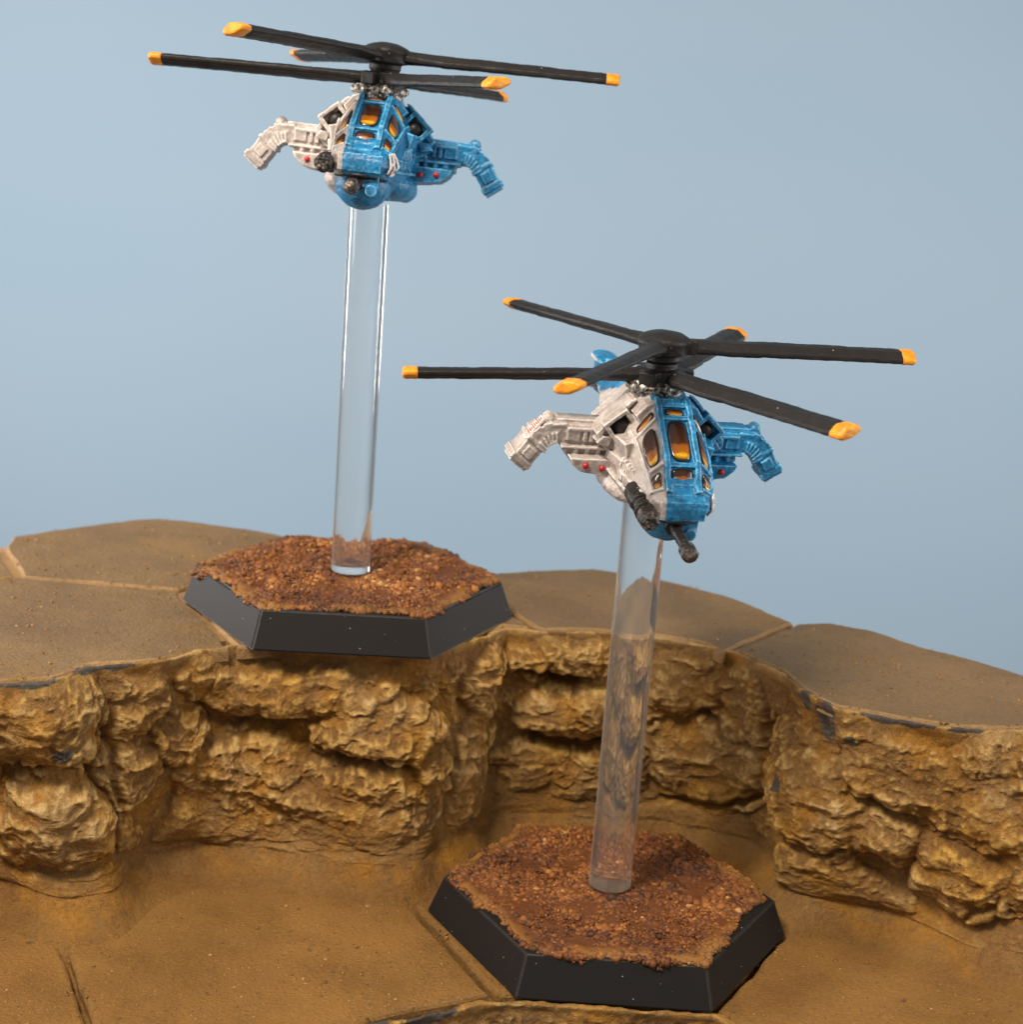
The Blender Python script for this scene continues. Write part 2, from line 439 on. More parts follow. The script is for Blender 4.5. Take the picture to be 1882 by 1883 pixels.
    # foot of the rock running out over the ground
    e = np.linspace(0, 1, 26)[1:]
    sk = np.zeros((ns, len(e), 3))
    wd = skirt * (1 + .5 * fbm(np.stack([arc, arc * 0, arc * 0], -1) + 3, .8, 3))[:, None]
    sk[..., :2] = Pn[:, -1:, :2] + nrm[:, None] * (wd * e[None])[..., None]
    up = .30 * (1 - e) ** 2.4
    sk[..., 2] = zbot + .002 + up[None] - .02 * e[None] ** 4 - .12 * e[None] ** 10
    sk[..., 2] += .05 * (1 - e)[None] * fbm(sk + 2, 2.6, 4) + .008 * (1 - e)[None] * fbm(sk, 20, 2)
    lift = np.clip((t - .72) / .28, 0, 1) ** 2 * .30
    Pn[..., 2] += lift[None]
    # ragged lip lapping over the tile edges
    fl = np.zeros((ns, 12, 3)); g_ = np.linspace(1, 0, 13)[:-1]
    wl = (.10 + .06 * fbm(np.stack([arc, arc * 0, arc * 0 + 9], -1), 2.5, 4))[:, None]
    fl[..., :2] = Pn[:, :1, :2] - nrm[:, None] * (np.clip(wl, .03, .3) * g_[None])[..., None]
    fl[..., 2] = ztop + .017 - .045 * (g_[None]) ** 2 - .012 * (1 - g_[None]) ** 3 + .014 * fbm(fl + 6, 6, 3)
    G = np.concatenate([fl, Pn, sk], 1)
    hh = np.concatenate([np.repeat(h[:, :1], 12, 1), h, np.repeat(h[:, -1:], len(e), 1)], 1); nf = 12
    dry = np.clip((hh - box_blur(hh, 3)) / .012, -1, 1) * .45 + np.clip((hh - box_blur(hh, 7)) / .028, -1, 1) * .5 + np.clip((hh - box_blur(hh, 18)) / .09, -1, 1) * .5
    dry = np.clip(dry - .08, 0, 1)
    dry[:, nf + nt:] *= .2
    top = np.zeros_like(hh); top[:, nf:nf + nt] = (1 - np.clip(t / .045, 0, 1))[None]; top[:, :nf] = .8
    dry = np.clip(dry + lip * .75 * top * (fbm(G, 2.5, 3) > -.15), 0, 1)
    chip = np.zeros_like(hh)
    Sx = np.repeat(arc[:, None], G.shape[1], 1); Vx = ztop - G[..., 2]; nz = fbm(G, 7, 3)
    for s0, t0, rs, rt in chips:
        r2 = ((Sx - np.interp(s0, k, arc_k)) / rs) ** 2 + ((Vx - t0 * H) / rt) ** 2
        chip = np.maximum(chip, np.clip((1 - r2 + .8 * nz) * 4, 0, 1))
    me = grid_mesh(name, G[::-1])
    add_attr(me, 'dry', dry[::-1]); add_attr(me, 'chip', chip[::-1])
    skv = np.zeros_like(hh); skv[:, nf + nt:] = np.clip(e * 1.7 - .1 + .35 * fbm(sk, 3, 3), 0, 1)[...]; skv[:, nf:nf + nt] = .0
    add_attr(me, 'skirt', skv[::-1])
    return link(name, me, ROCK, None, True)


cliff = rock_face('cliff', RIM, FOOT, ZU - .012, 0.0, 1250, 250, LOBES, CHIPS, CREV, 5)
setp(cliff, 'lumpy ochre rock face between the two tile levels', 'rock face', kind='structure')


def resample(poly, step, jitter, seed):
    pts = []
    n = len(poly)
    for i in range(n):
        a, b = Vector(poly[i]), Vector(poly[(i + 1) % n]); k = max(1, int((b - a).length / step))
        for j in range(k): pts.append(a.lerp(b, j / k))
    A = np.array([(p.x, p.y) for p in pts])
    A3 = np.concatenate([A, np.full((len(A), 1), seed * 7.1)], 1)
    return A + jitter * np.stack([fbm(A3, 2.2, 4, .6), fbm(A3 + 50, 2.2, 4, .6)], -1)


def tile(name, poly, z, thick, parent, top_mat, jitter=.05, seed=1, bev=.035):
    A = resample(poly, .06, jitter, seed); n = len(A)
    area2 = (A[:, 0] * np.roll(A[:, 1], -1) - np.roll(A[:, 0], -1) * A[:, 1]).sum()
    if area2 < 0: A = A[::-1]
    tg = np.roll(A, -2, 0) - np.roll(A, 2, 0); nn = np.stack([-tg[:, 1], tg[:, 0]], -1); nn /= np.linalg.norm(nn, axis=1)[:, None] + 1e-9
    wob = .012 * fbm(np.concatenate([A, np.full((n, 1), 3.3)], 1), 5, 3)
    rings = [(0, -thick), (0, -bev * 1.2), (bev * .45, -bev * .45), (bev * 1.2, 0)]
    V = []
    for ins, dz in rings:
        q = A + nn * ins
        V += [(x, y, z + dz + (w if 0 > dz > -thick else 0)) for (x, y), w in zip(q, wob)]
    F = []
    for r in range(len(rings) - 1):
        for i in range(n): F.append((r * n + i, r * n + (i + 1) % n, (r + 1) * n + (i + 1) % n, (r + 1) * n + i))
    F.append(tuple(range((len(rings) - 1) * n, len(rings) * n)))
    me = bpy.data.meshes.new(name); me.from_pydata(V, [], F); me.materials.append(top_mat); me.materials.append(LEDGE if top_mat is GROUND else TEDGE)
    for p in me.polygons[:-1]: p.material_index = 1
    me.update()
    o = link(name, me, None, parent)
    return o


def slab(name, poly, z0, z1, mat):
    bm = bmesh.new()
    a = [bm.verts.new((x, y, z0)) for x, y in poly]; b = [bm.verts.new((x, y, z1)) for x, y in poly]; n = len(poly)
    bm.faces.new(b); bm.faces.new(a[::-1])
    for i in range(n): bm.faces.new((a[i], a[(i + 1) % n], b[(i + 1) % n], b[i]))
    bmesh.ops.recalc_face_normals(bm, faces=bm.faces)
    return from_bm(name, bm, mat)


# upper level
up_poly = [(-7.6, 14.2)] + [(x, y + .35) for x, y in RIM[1:-1]] + [(7, 15.7), (7, 17.0), (5.6, 17.1), (4.7, 17.8), (4.2, 18.35), (3.3, 18.35), (2.65, 19.3), (1.8, 19.9), (1.05, 20.1), (.4, 19.85), (-.1, 19.6), (-2.4, 20.4), (-3.2, 20.75), (-4.1, 20.95), (-4.8, 20.9), (-5.3, 20.45), (-6.0, 19.4), (-7.6, 19.0)]
upper = slab('upper_ground', up_poly, ZU - .22, ZU - .05, TEDGE); setp(upper, 'upper terrain level of flat brown hexagonal tiles', 'ground', kind='structure')
UP = [
    # front left
    [(-7.5, 13.75), (-5.2, 14.53), (-4.66, 14.66), (-4.25, 14.83), (-4.01, 15.28), (-3.39, 15.58), (-3.08, 15.98), (-2.80, 16.16), (-3.08, 16.76), (-3.68, 17.86), (-3.72, 17.99), (-5.54, 18.05), (-6.1, 17.3), (-7.5, 17.3)],
    # back left
    [(-5.47, 18.11), (-3.68, 18.05), (-3.2, 18.9), (-2.6, 19.9), (-2.45, 20.5), (-3.23, 20.85), (-4.12, 21.08), (-4.6, 21.12), (-4.82, 21.02), (-5.28, 20.6), (-5.7, 20.2), (-6.12, 19.72), (-6.05, 19.26)],
    # under the rear base
    [(-2.70, 16.22), (-2.1, 16.42), (-1.3, 16.37), (-.75, 16.57), (-.3, 17.07), (.0, 17.52), (.30, 17.62), (-.10, 18.35), (-.75, 19.5), (-.1, 19.66), (-2.4, 20.45), (-2.55, 19.85), (-3.6, 18.02), (-3.02, 16.78)],
    # middle back
    [(.36, 17.64), (.45, 17.47), (.93, 17.59), (1.6, 17.62), (2.24, 17.41), (2.40, 17.24), (3.34, 18.52), (2.7, 19.44), (1.81, 20.04), (1.07, 20.22), (.45, 19.98), (-.09, 19.71), (-.70, 19.48), (-.05, 18.38)],
    # right
    [(2.52, 17.34), (2.97, 16.67), (3.16, 16.04), (3.4, 15.67), (3.88, 15.49), (4.34, 15.36), (4.71, 15.36), (5.16, 15.42), (6.9, 15.6), (6.9, 16.9), (5.66, 17.2), (5.27, 17.57), (4.74, 17.93), (4.24, 18.45), (3.8, 18.62), (3.42, 18.48)],
]
_rim = {(x, round(y - .03, 3)) for x, y in RIM} | {(0.0, 17.52), (2.65, 17.12), (-2.1, 16.42), (-1.3, 16.37), (-.75, 16.57), (-.3, 17.07)}
UP = [[(x, y + .11) if (x, y) in _rim else (x, y) for x, y in p] for p in UP]
for i, p in enumerate(UP): tile('hex_tile', p, ZU, .14, upper, TILE, .03, 3 + i, .03)
left_far = tile('hex_tile', [(-7.5, 17.4), (-6.12, 17.4), (-5.58, 18.1), (-6.14, 19.2), (-7.5, 19.0)], ZU, .14, upper, TILE, .02, 12)

# lower level
lower = slab('lower_ground', [(-9, 11.5), (-1.2, 12.0), (-.9, 13.45), (.05, 14.0), (2.2, 14.05), (2.75, 13.4), (3.1, 11.5), (9, 11.5), (9, 19), (-9, 19)], -1.6, -.13, LEDGE)
setp(lower, 'lower terrain level of flat brown hexagonal tiles', 'ground', kind='structure')
LOW = [
    [(-4.05, 14.62), (-3.0, 16.8), (-.88, 16.9), (-.86, 15.88), (.12, 14.06), (.04, 14.04), (-.5, 13.76), (-.95, 13.5), (-1.25, 12.3), (-2.95, 12.25)],
    [(-.79, 15.91), (.19, 14.11), (1.2, 14.10), (2.22, 14.13), (3.20, 15.88), (3.2, 18.2), (-.6, 18.2), (-.83, 16.9)],
    [(2.27, 14.09), (2.7, 13.5), (3.1, 12.2), (8.5, 12.2), (8.5, 17.4), (3.25, 17.4), (3.25, 15.87)],
    [(-4.12, 14.59), (-3.01, 12.25), (-8.5, 12.2), (-8.5, 16.8), (-3.06, 16.8)],
]
for i, p in enumerate(LOW): tile('hex_tile', p, 0.0, .17, lower, GROUND, .02, 21 + i, .035)
fr = rock_face('front_rock_edge', [(-1.35, 12.2), (-1.0, 13.35), (-.55, 13.6), (.06, 13.95), (.6, 14.0), (1.4, 14.0), (2.25, 14.02), (2.72, 13.4), (3.05, 12.2)],
               [(-1.3, 12.0), (-.9, 13.2), (-.45, 13.5), (.1, 13.8), (.6, 13.85), (1.4, 13.85), (2.25, 13.85), (2.62, 13.3), (3.0, 12.0)], -.02, -1.5, 420, 110, [], [(2.2, 0, .3, .08), (1.2, .02, .2, .1)], [], 9, .2, .1, .3)
setp(fr, 'broken ochre rock edge in front of the lower tiles', 'rock face', kind='structure')


# ------------------------------------------------------------------ sand stuck in the paint of the tiles
_ico = bmesh.new(); bmesh.ops.create_icosphere(_ico, subdivisions=1, radius=1)
_icov = np.array([v.co[:] for v in _ico.verts]); _icof = np.array([[v.index for v in f.verts] for f in _ico.faces]); _ico.free()


def inside(poly, x, y):
    r = np.zeros(len(x), bool); n = len(poly)
    for i in range(n):
        (x0, y0), (x1, y1) = poly[i], poly[(i + 1) % n]
        if y0 == y1: continue
        r ^= ((y0 > y) != (y1 > y)) & (x < (x1 - x0) * (y - y0) / (y1 - y0) + x0)
    return r


def mat_sand():
    t = NT('ochre_sand_grain'); a = attr(t, 'tone')
    return t.out(t.ramp(a, [(0., (.10, .048, .012)), (.5, (.23, .115, .030)), (.85, (.38, .21, .07)), (1., (.62, .42, .19))]), .55, spec=.4)


SAND = mat_sand()


def sand(parent, polys, z, n, seed):
    rng = np.random.default_rng(seed)
    x = rng.uniform(-6.3, 6.6, n); y = rng.uniform(12.6, 20.9, n); p3 = np.stack([x, y, np.full(n, z * 3.)], -1)
    ok = np.zeros(n, bool)
    for q in polys: ok |= inside(q, x, y)
    ok &= rng.uniform(-.35, .75, n) < fbm(p3, .9, 3) * .9 + .25
    x, y = x[ok], y[ok]; m = len(x)
    sz = rng.lognormal(math.log(.0078), .45, m).clip(.004, .024)
    V = _icov[None] * rng.uniform(.65, 1.3, (m, 12, 1)) * (sz[:, None] * rng.uniform(.7, 1.3, (m, 3)))[:, None] * np.array([1, 1, .7]) + np.stack([x, y, z + sz * .15], -1)[:, None]
    me = np_mesh('sand_grains', V.reshape(-1, 3), (_icof[None] + (np.arange(m) * 12)[:, None, None]).reshape(-1, 3))
    add_attr(me, 'tone', np.repeat(np.clip(rng.beta(2, 2.4, m), 0, 1), 12))
    o = link('sand_grains', me, SAND, parent, True); o['kind'] = 'stuff'


sand(lower, LOW, 0.0, 26000, 31); sand(upper, UP, ZU, 15000, 32)


# ------------------------------------------------------------------ solids for the miniatures
def box(bm, c, s, rot=None, taper=1.0):
    m = Matrix.Translation(c) @ (Euler(rot).to_matrix().to_4x4() if rot else Matrix()) @ Matrix.Diagonal((*s, 1))
    r = bmesh.ops.create_cube(bm, size=1, matrix=m)
    return r['verts']


def ball(bm, c, r, sub=3):
    m = Matrix.Translation(c) @ Matrix.Diagonal((*(r if hasattr(r, '__len__') else (r, r, r)), 1))
    bmesh.ops.create_icosphere(bm, subdivisions=sub, radius=1, matrix=m)


def tube(bm, a, b, r1, r2=None, seg=24):
    a, b = Vector(a), Vector(b); d = b - a
    m = Matrix.Translation((a + b) / 2) @ d.to_track_quat('Z', 'Y').to_matrix().to_4x4()
    bmesh.ops.create_cone(bm, cap_ends=True, segments=seg, radius1=r1, radius2=r1 if r2 is None else r2, depth=d.length, matrix=m)


def prism(bm, poly_xz, y0, y1):
    a = [bm.verts.new((x, y0, z)) for x, z in poly_xz]; b = [bm.verts.new((x, y1, z)) for x, z in poly_xz]; n = len(a)
    fs = [bm.faces.new(a), bm.faces.new(b[::-1])] + [bm.faces.new((a[i], b[i], b[(i + 1) % n], a[(i + 1) % n])) for i in range(n)]
    bmesh.ops.recalc_face_normals(bm, faces=fs)


def bar(bm, pts, w, h, up=(0, 0, 1)):
    """rectangular bar along a polyline, one box per stretch with overlaps"""
    for a, b in zip(pts[:-1], pts[1:]):
        a, b = Vector(a), Vector(b); d = (b - a)
        x = d.normalized(); z = Vector(up); z = (z - z.dot(x) * x).normalized(); y = z.cross(x)
        m = Matrix((x * (d.length + w * .5), y * w, z * h)).transposed().to_4x4(); m.translation = (a + b) / 2
        bmesh.ops.create_cube(bm, size=1, matrix=m)


def cast(name, bm, voxel, mat, noise=.006, freq=9, smooth=2):
    """fuse overlapping solids into one softly edged casting"""
    bmesh.ops.recalc_face_normals(bm, faces=bm.faces)
    me = bpy.data.meshes.new(name); bm.to_mesh(me); bm.free()
    o = bpy.data.objects.new(name, me); COL.objects.link(o)
    r = o.modifiers.new('r', 'REMESH'); r.mode = 'VOXEL'; r.voxel_size = voxel
    s = o.modifiers.new('s', 'SMOOTH'); s.iterations = smooth; s.factor = .5
    dg = bpy.context.evaluated_depsgraph_get()
    m2 = bpy.data.meshes.new_from_object(o.evaluated_get(dg)); m2.name = name
    bpy.data.objects.remove(o); bpy.data.meshes.remove(me)
    n = len(m2.vertices); V = np.zeros(n * 3, np.float32); m2.vertices.foreach_get('co', V); V = V.reshape(-1, 3)
    N = np.zeros(n * 3, np.float32); m2.vertices.foreach_get('normal', N); N = N.reshape(-1, 3)
    V = V + N * (noise * fbm(V, freq, 3))[:, None]
    m2.vertices.foreach_set('co', V.astype(np.float32).ravel())
    m2.polygons.foreach_set('use_smooth', np.ones(len(m2.polygons), bool))
    m2.materials.clear(); m2.materials.append(mat); m2.update()
    return m2


# hull sections, L = distance in front of the mast (the nose is towards -y): L, zb, hb, zm, hm, zs, hs, zt, ht
SEC = [(1.03, .19, .19, .27, .225, .33, .22, .37, .19), (1.0, .16, .21, .27, .245, .35, .24, .40, .19), (.95, .14, .24, .28, .28, .38, .265, .435, .19), (.86, .10, .28, .29, .335, .43, .29, .505, .18), (.77, .08, .31, .31, .355, .51, .30, .66, .175), (.6, .04, .35, .33, .385, .6, .32, .78, .172), (.42, .02, .38, .35, .41, .68, .33, .915, .17), (.25, .0, .40, .36, .44, .73, .36, 1.03, .17), (.0, .0, .42, .37, .46, .76, .40, 1.07, .20), (-.3, .02, .42, .39, .46, .76, .40, 1.06, .20), (-.6, .08, .36, .42, .42, .70, .34, .94, .17), (-.9, .2, .24, .46, .30, .66, .24, .84, .13), (-1.3, .38, .14, .55, .20, .66, .15, .78, .09), (-1.8, .48, .09, .6, .13, .68, .12, .78, .07)]
_SA = np.array(SEC)[::-1]


def sec(L): return [float(np.interp(L, _SA[:, 0], _SA[:, i])) for i in range(1, 9)]


def flank(L, w, s):
    """point on the slanted cockpit side: w 0 at the top rail, 1 at the shoulder"""
    zb, hb, zm, hm, zs, hs, zt, ht = sec(L)
    return Vector((s * (ht + (hs - ht) * w), -L, zt + (zs - zt) * w))


def ztop_at(L): return sec(L)[6]


def make_fuselage():
    bm = bmesh.new()
    Ls = [1.03, 1.0, .95, .9, .86, .8, .77, .7, .6, .5, .42, .33, .25, .12, 0, -.15, -.3, -.45, -.6, -.75, -.9, -1.1, -1.3, -1.55, -1.8]
    rings = []
    for L in Ls:
        zb, hb, zm, hm, zs, hs, zt, ht = sec(L)
        half = [(hb * .55, zb), (hb * .9, zb + .35 * (zm - zb)), (hm, zm), (hs, zs), (ht, zt)]
        pts = half + [(-x, z) for x, z in half[::-1]]
        rings.append([bm.verts.new((x, -L, z)) for x, z in pts])
    for a, b in zip(rings[:-1], rings[1:]):
        for i in range(10): bm.faces.new((a[i], a[(i + 1) % 10], b[(i + 1) % 10], b[i]))
    bm.faces.new(rings[0]); bm.faces.new(rings[-1][::-1])
    # nose lip, tabs and steps on the nose
    box(bm, (0, -.965, .33), (.45, .14, .07), (R_(-8), 0, 0))
    box(bm, (0, -.99, .26), (.43, .10, .12))
    box(bm, (-.02, -.925, .425), (.25, .10, .07), (R_(38), 0, 0))
    box(bm, (.01, -.865, .50), (.20, .09, .06), (R_(45), 0, 0))
    for s in (-1, 1): box(bm, (s * .125, -.90, .47), (.045, .14, .07), (R_(42), 0, 0))
    box(bm, (.13, -.985, .335), (.12, .10, .05)); box(bm, (-.17, -.99, .35), (.1, .08, .05))
    # canopy frame: two rails and the cross bars
    prof = [(.22, 1.05), (.30, 1.0), (.42, .915), (.6, .78), (.77, .66), (.86, .505), (.95, .435)]
    for s in (-1, 1):
        bar(bm, [(s * .145, -L, z + .012) for L, z in prof], .05, .06, (0, -.6, 1))
        bar(bm, [flank(L, .96, s) + Vector((s * .006, 0, .0)) for L in (.26, .42, .6, .77, .9)], .045, .045, (s, 0, .5))
        for L0 in (.385, .775, .92):
            bar(bm, [flank(L0, .05, s), flank(L0 - .02, .95, s)], .04, .045, (s, 0, .7))
    for L, z in ((.275, 1.02), (.39, .94), (.785, .635), (.875, .495)):
        box(bm, (0, -L, z), (.29, .045, .055), (R_(40), 0, 0))
    box(bm, (-.05, -.255, 1.045), (.1, .06, .05), (R_(35), 0, 0))
    # spine block behind the mast, engine nacelles with the square intakes
    box(bm, (0, .30, 1.03), (.26, .45, .10), (R_(-14), 0, 0)); box(bm, (0, .85, .84), (.16, .7, .14), (R_(-12), 0, 0))
    for s in (-1, 1):
        prism(bm, [(s * .08, 1.03), (s * .31, .975), (s * .585, .66), (s * .605, .56), (s * .5, .48), (s * .1, .48)], -.07, .16)
        prism(bm, [(s * .08, .94), (s * .24, .86), (s * .48, .60), (s * .48, .52), (s * .4, .46), (s * .1, .48)], .1, .62)
        prism(bm, [(s * .29, 1.01), (s * .345, .995), (s * .635, .65), (s * .60, .60)], -.11, .14)
        c = Vector((s * .415, -.13, .75))
        for dx, dz, w, h in ((0, .115, .27, .042), (0, -.115, .27, .042), (.115, 0, .042, .27), (-.115, 0, .042, .27)):
            q = Matrix.Rotation(R_(s * 42), 3, 'Y') @ Vector((dx, 0, dz))
            box(bm, c + q, (w, .13, h), (0, R_(s * 42), 0))
        prism(bm, [(s * .47, .62), (s * .56, .63), (s * .62, .56), (s * .50, .53)], -.12, .2)
        # shoulder block beside the cockpit top and the big side panel
        prism(bm, [(s * .16, 1.05), (s * .25, 1.01), (s * .335, .90), (s * .29, .84), (s * .18, .95)], -.27, .0)
        box(bm, (s * .395, -.27, .585), (.09, .26, .20), (0, R_(s * 14), R_(s * -10)))
        box(bm, (s * .41, -.18, .44), (.10, .32, .09), (0, 0, R_(s * -10)))
        box(bm, (s * .435, -.27, .62), (.02, .05, .06), (0, R_(s * 14), R_(s * -10)))
        # ribs, little hatches and the belly line along the side
        for k in range(5): box(bm, (s * (.405 - .012 * k), -.40 - .045 * k, .475 - .012 * k), (.05, .018, .13), (R_(-24), R_(s * 12), 0))
        for k in range(3): box(bm, (s * (.41 - .022 * k), -.36 - .13 * k, .345 - .012 * k), (.05, .09, .07), (R_(-6), 0, R_(s * -11)))
        bar(bm, [(s * .475, .1, .30), (s * .435, -.30, .28), (s * .385, -.6, .26), (s * .34, -.86, .25)], .03, .03)
        bar(bm, [(s * .465, .1, .40), (s * .43, -.30, .385), (s * .39, -.56, .37), (s * .345, -.8, .37)], .022, .022)
        ball(bm, (s * .27, -.02, .16), (.21, .42, .16), 3)
        ball(bm, (s * .34, .22, .14), (.13, .3, .13), 3)
        box(bm, (s * .37, -.16, .19), (.12, .16, .09), (0, R_(s * 20), 0))
        box(bm, (s * .41, .12, .2), (.12, .14, .12), (0, R_(s * 20), 0))
    tube(bm, (0, 0, -.0), (0, 0, .2), .17)
    return cast('fuselage', bm, .0085, SPLIT, .006, 11, 1)


def make_tail():
    bm = bmesh.new()
    box(bm, (0, 1.55, .63), (.17, .7, .17)); box(bm, (0, 1.85, .60), (.13, .44, .32), (R_(-16), 0, 0))
    ball(bm, (0, 1.90, .75), (.15, .25, .05), 3); ball(bm, (0, 1.82, .52), (.14, .28, .13), 3)
    for s in (-1, 1): prism(bm, [(0, .60), (s * .22, .57), (s * .22, .50), (0, .52)], 1.65, 1.98)
    return cast('tail_fin', bm, .014, TAILP, .006, 9, 2)


def make_wing(s, mat):
    bm = bmesh.new()
    X = lambda x: s * x
    box(bm, (X(.66), .20, .565), (.72, .25, .20))
    box(bm, (X(.70), .19, .675), (.52, .17, .055))
    box(bm, (X(.66), .09, .648), (.70, .06, .03))
    # front plates with slots
    box(bm, (X(.80), .065, .575), (.13, .04, .13)); box(bm, (X(.685), .065, .57), (.035, .045, .12)); box(bm, (X(.62), .065, .57), (.035, .045, .12))
    box(bm, (X(.70), .06, .625), (.32, .045, .03)); box(bm, (X(.47), .065, .585), (.16, .05, .10)); box(bm, (X(.46), .06, .50), (.18, .05, .035))
    # lower rib strip with round bumps
    box(bm, (X(.55), .17, .415), (.62, .24, .085)); box(bm, (X(.60), .14, .455), (.62, .27, .025))
    for k in range(4): ball(bm, (X(.43 + .11 * k), .06, .425), (.036, .05, .045), 2)
    # rocket pod
    prism(bm, [(X(.36), .385), (X(.84), .385), (X(.81), .32), (X(.72), .25), (X(.45), .21), (X(.33), .26)], -.09, .30)
    # bent outer barrel
    path = [(.92, .57), (1.02, .56), (1.09, .515), (1.15, .44), (1.21, .35), (1.265, .275)]
    for a, b in zip(path[:-1], path[1:]):
        bar(bm, [(X(a[0]), .19, a[1]), (X(b[0]), .19, b[1])], .25, .20, (0, 0, 1))
    box(bm, (X(1.00), .075, .53), (.16, .03, .09), (0, R_(s * 12), 0))
    for k in range(6):
        a = R_(8 + 11 * k); c = (X(.93 + .20 * math.sin(a) * .9), .062, .56 - .11 * (1 - math.cos(a)) * 2.2 - .03)
        box(bm, c, (.014, .03, .11), (0, s * a * .9, 0))
    dirx, dirz = .58, -.81
    def along(d): return (X(1.15 + dirx * d), .19, .44 + dirz * d)
    for d, w in ((-.02, .035), (.20, .06)):
        c = along(d); box(bm, c, (w, .275, .235), (0, R_(s * 54), 0))
    c = along(.09); box(bm, (c[0], .06, c[2]), (.11, .035, .10), (0, R_(s * 54), 0))
    ball(bm, (X(1.035), .17, .69), (.062, .075, .06), 3); box(bm, (X(1.03), .18, .655), (.13, .14, .06), (0, R_(s * 18), 0))
    return cast('wing', bm, .0085, mat, .005, 13, 1)


def patch(name, pts_fn, nu=14, nv=14, lift=.014, thick=.02, sq=4.0):
    """slightly domed pane: pts_fn(u, v) with u, v in -1..1 returns a surface point and its normal; outline is a rounded rectangle"""
    bm = bmesh.new(); rings = 5; seg = 28; allr = []; fade = []; rimv = []
    for r in range(rings + 1):
        rr = r / rings; ring = []
        for k in range(seg):
            a = 2 * math.pi * k / seg; c, s_ = math.cos(a), math.sin(a)
            q = (abs(c) ** sq + abs(s_) ** sq) ** (-1 / sq)
            u, v = rr * q * c, rr * q * s_
            p, n = pts_fn(u, v)
            ring.append(bm.verts.new(p + n * (lift + .012 * (1 - rr * rr)))); fade.append(.5 + .5 * v); rimv.append(rr)
            if r == 0: break
        allr.append(ring)
    low = []
    for k in range(seg):
        a = 2 * math.pi * k / seg; c, s_ = math.cos(a), math.sin(a); q = (abs(c) ** sq + abs(s_) ** sq) ** (-1 / sq)
        p, n = pts_fn(q * c, q * s_); low.append(bm.verts.new(p - n * thick)); fade.append(.5 + .5 * q * s_); rimv.append(1.)
    for k in range(seg): bm.faces.new((allr[0][0], allr[1][k], allr[1][(k + 1) % seg]))
    for r in range(1, rings):
        for k in range(seg): bm.faces.new((allr[r][k], allr[r + 1][k], allr[r + 1][(k + 1) % seg], allr[r][(k + 1) % seg]))
    for k in range(seg): bm.faces.new((allr[-1][k], low[k], low[(k + 1) % seg], allr[-1][(k + 1) % seg]))
    bmesh.ops.recalc_face_normals(bm, faces=bm.faces)
    me = bpy.data.meshes.new(name); bm.to_mesh(me); bm.free(); me.materials.append(AMBER)
    me.polygons.foreach_set('use_smooth', np.ones(len(me.polygons), bool)); add_attr(me, 'fade', np.array(fade)); add_attr(me, 'rim', np.array(rimv))
    return me


def make_windows():
    out = []

    def centre(L0, L1, hw):
        def fn(u, v):
            L = L0 + (L1 - L0) * (v * .5 + .5); e = .01
            z0, z1 = ztop_at(L - e), ztop_at(L + e)
            n = Vector((0, -(z0 - z1), 2 * e)).normalized()
            return Vector((u * hw, -L, ztop_at(L))), n
        return fn
    for L0, L1, hw in ((.30, .365, .085), (.415, .765, .098), (.80, .862, .098)): out.append(patch('window', centre(L0, L1, hw)))

    def side(L0, L1, w0, w1, s, skew=0):
        def fn(u, v):
            L = L0 + (L1 - L0) * (v * .5 + .5); w = w0 + (w1 - w0) * (u * .5 + .5)
            a = flank(L - .02, w, s); b = flank(L + .02, w, s); c = flank(L, 1, s) - flank(L, 0, s)
            n = (b - a).cross(c).normalized()
            if n.x * s < 0: n = -n
            return flank(L, w, s), n
        return fn
    for s in (-1, 1):
        out.append(patch('window', side(.285, .36, .12, .80, s), sq=3)); out.append(patch('window', side(.42, .755, .14, .82, s), sq=3)); out.append(patch('window', side(.80, .90, .15, .85, s), sq=3))
    return out


def make_blade():
    """blade along +x, tip cut off for the painted end"""
    def build(x0, x1, name, mat, fat=0.):
        bm = bmesh.new(); xs = np.linspace(x0, x1, 26 if not fat else 6); rings = []
        for i, x in enumerate(xs):
            c = float(np.interp(x, [.1, .3, .6, 2.5], [.125, .11, .130, .130])) + fat; th = float(np.interp(x, [.1, .5, 2.5], [.085, .066, .058])) + fat
            if fat and i in (len(xs) - 1,): c *= .82; th *= .75
            p = R_(float(np.interp(x, [.1, .6, 2.5], [4, 16, 13])))
            prof = [(-c, -.3 * th), (-c * .92, .35 * th), (-c * .25, th), (c * .55, .75 * th), (c, .15 * th), (c * .9, -.45 * th), (c * .1, -.9 * th), (-c * .7, -.7 * th)]
            jit = .005 * float(perlin(np.array([[x * 1.7, 3.1, 8.8]]))[0])
            rings.append([bm.verts.new((x, y * math.cos(p) - z * math.sin(p) + jit, y * math.sin(p) + z * math.cos(p) + jit)) for y, z in prof])
        n = 8
        for a, b in zip(rings[:-1], rings[1:]):
            for i in range(n): bm.faces.new((a[i], a[(i + 1) % n], b[(i + 1) % n], b[i]))
        bm.faces.new(rings[0]); bm.faces.new(rings[-1][::-1]); bmesh.ops.recalc_face_normals(bm, faces=bm.faces)
        return cast(name, bm, .012, mat, .006, 6, 1)
    return build(.08, 2.31, 'rotor_blade', BLADE), build(2.29, 2.43, 'blade_tip', ORANGE, .007)


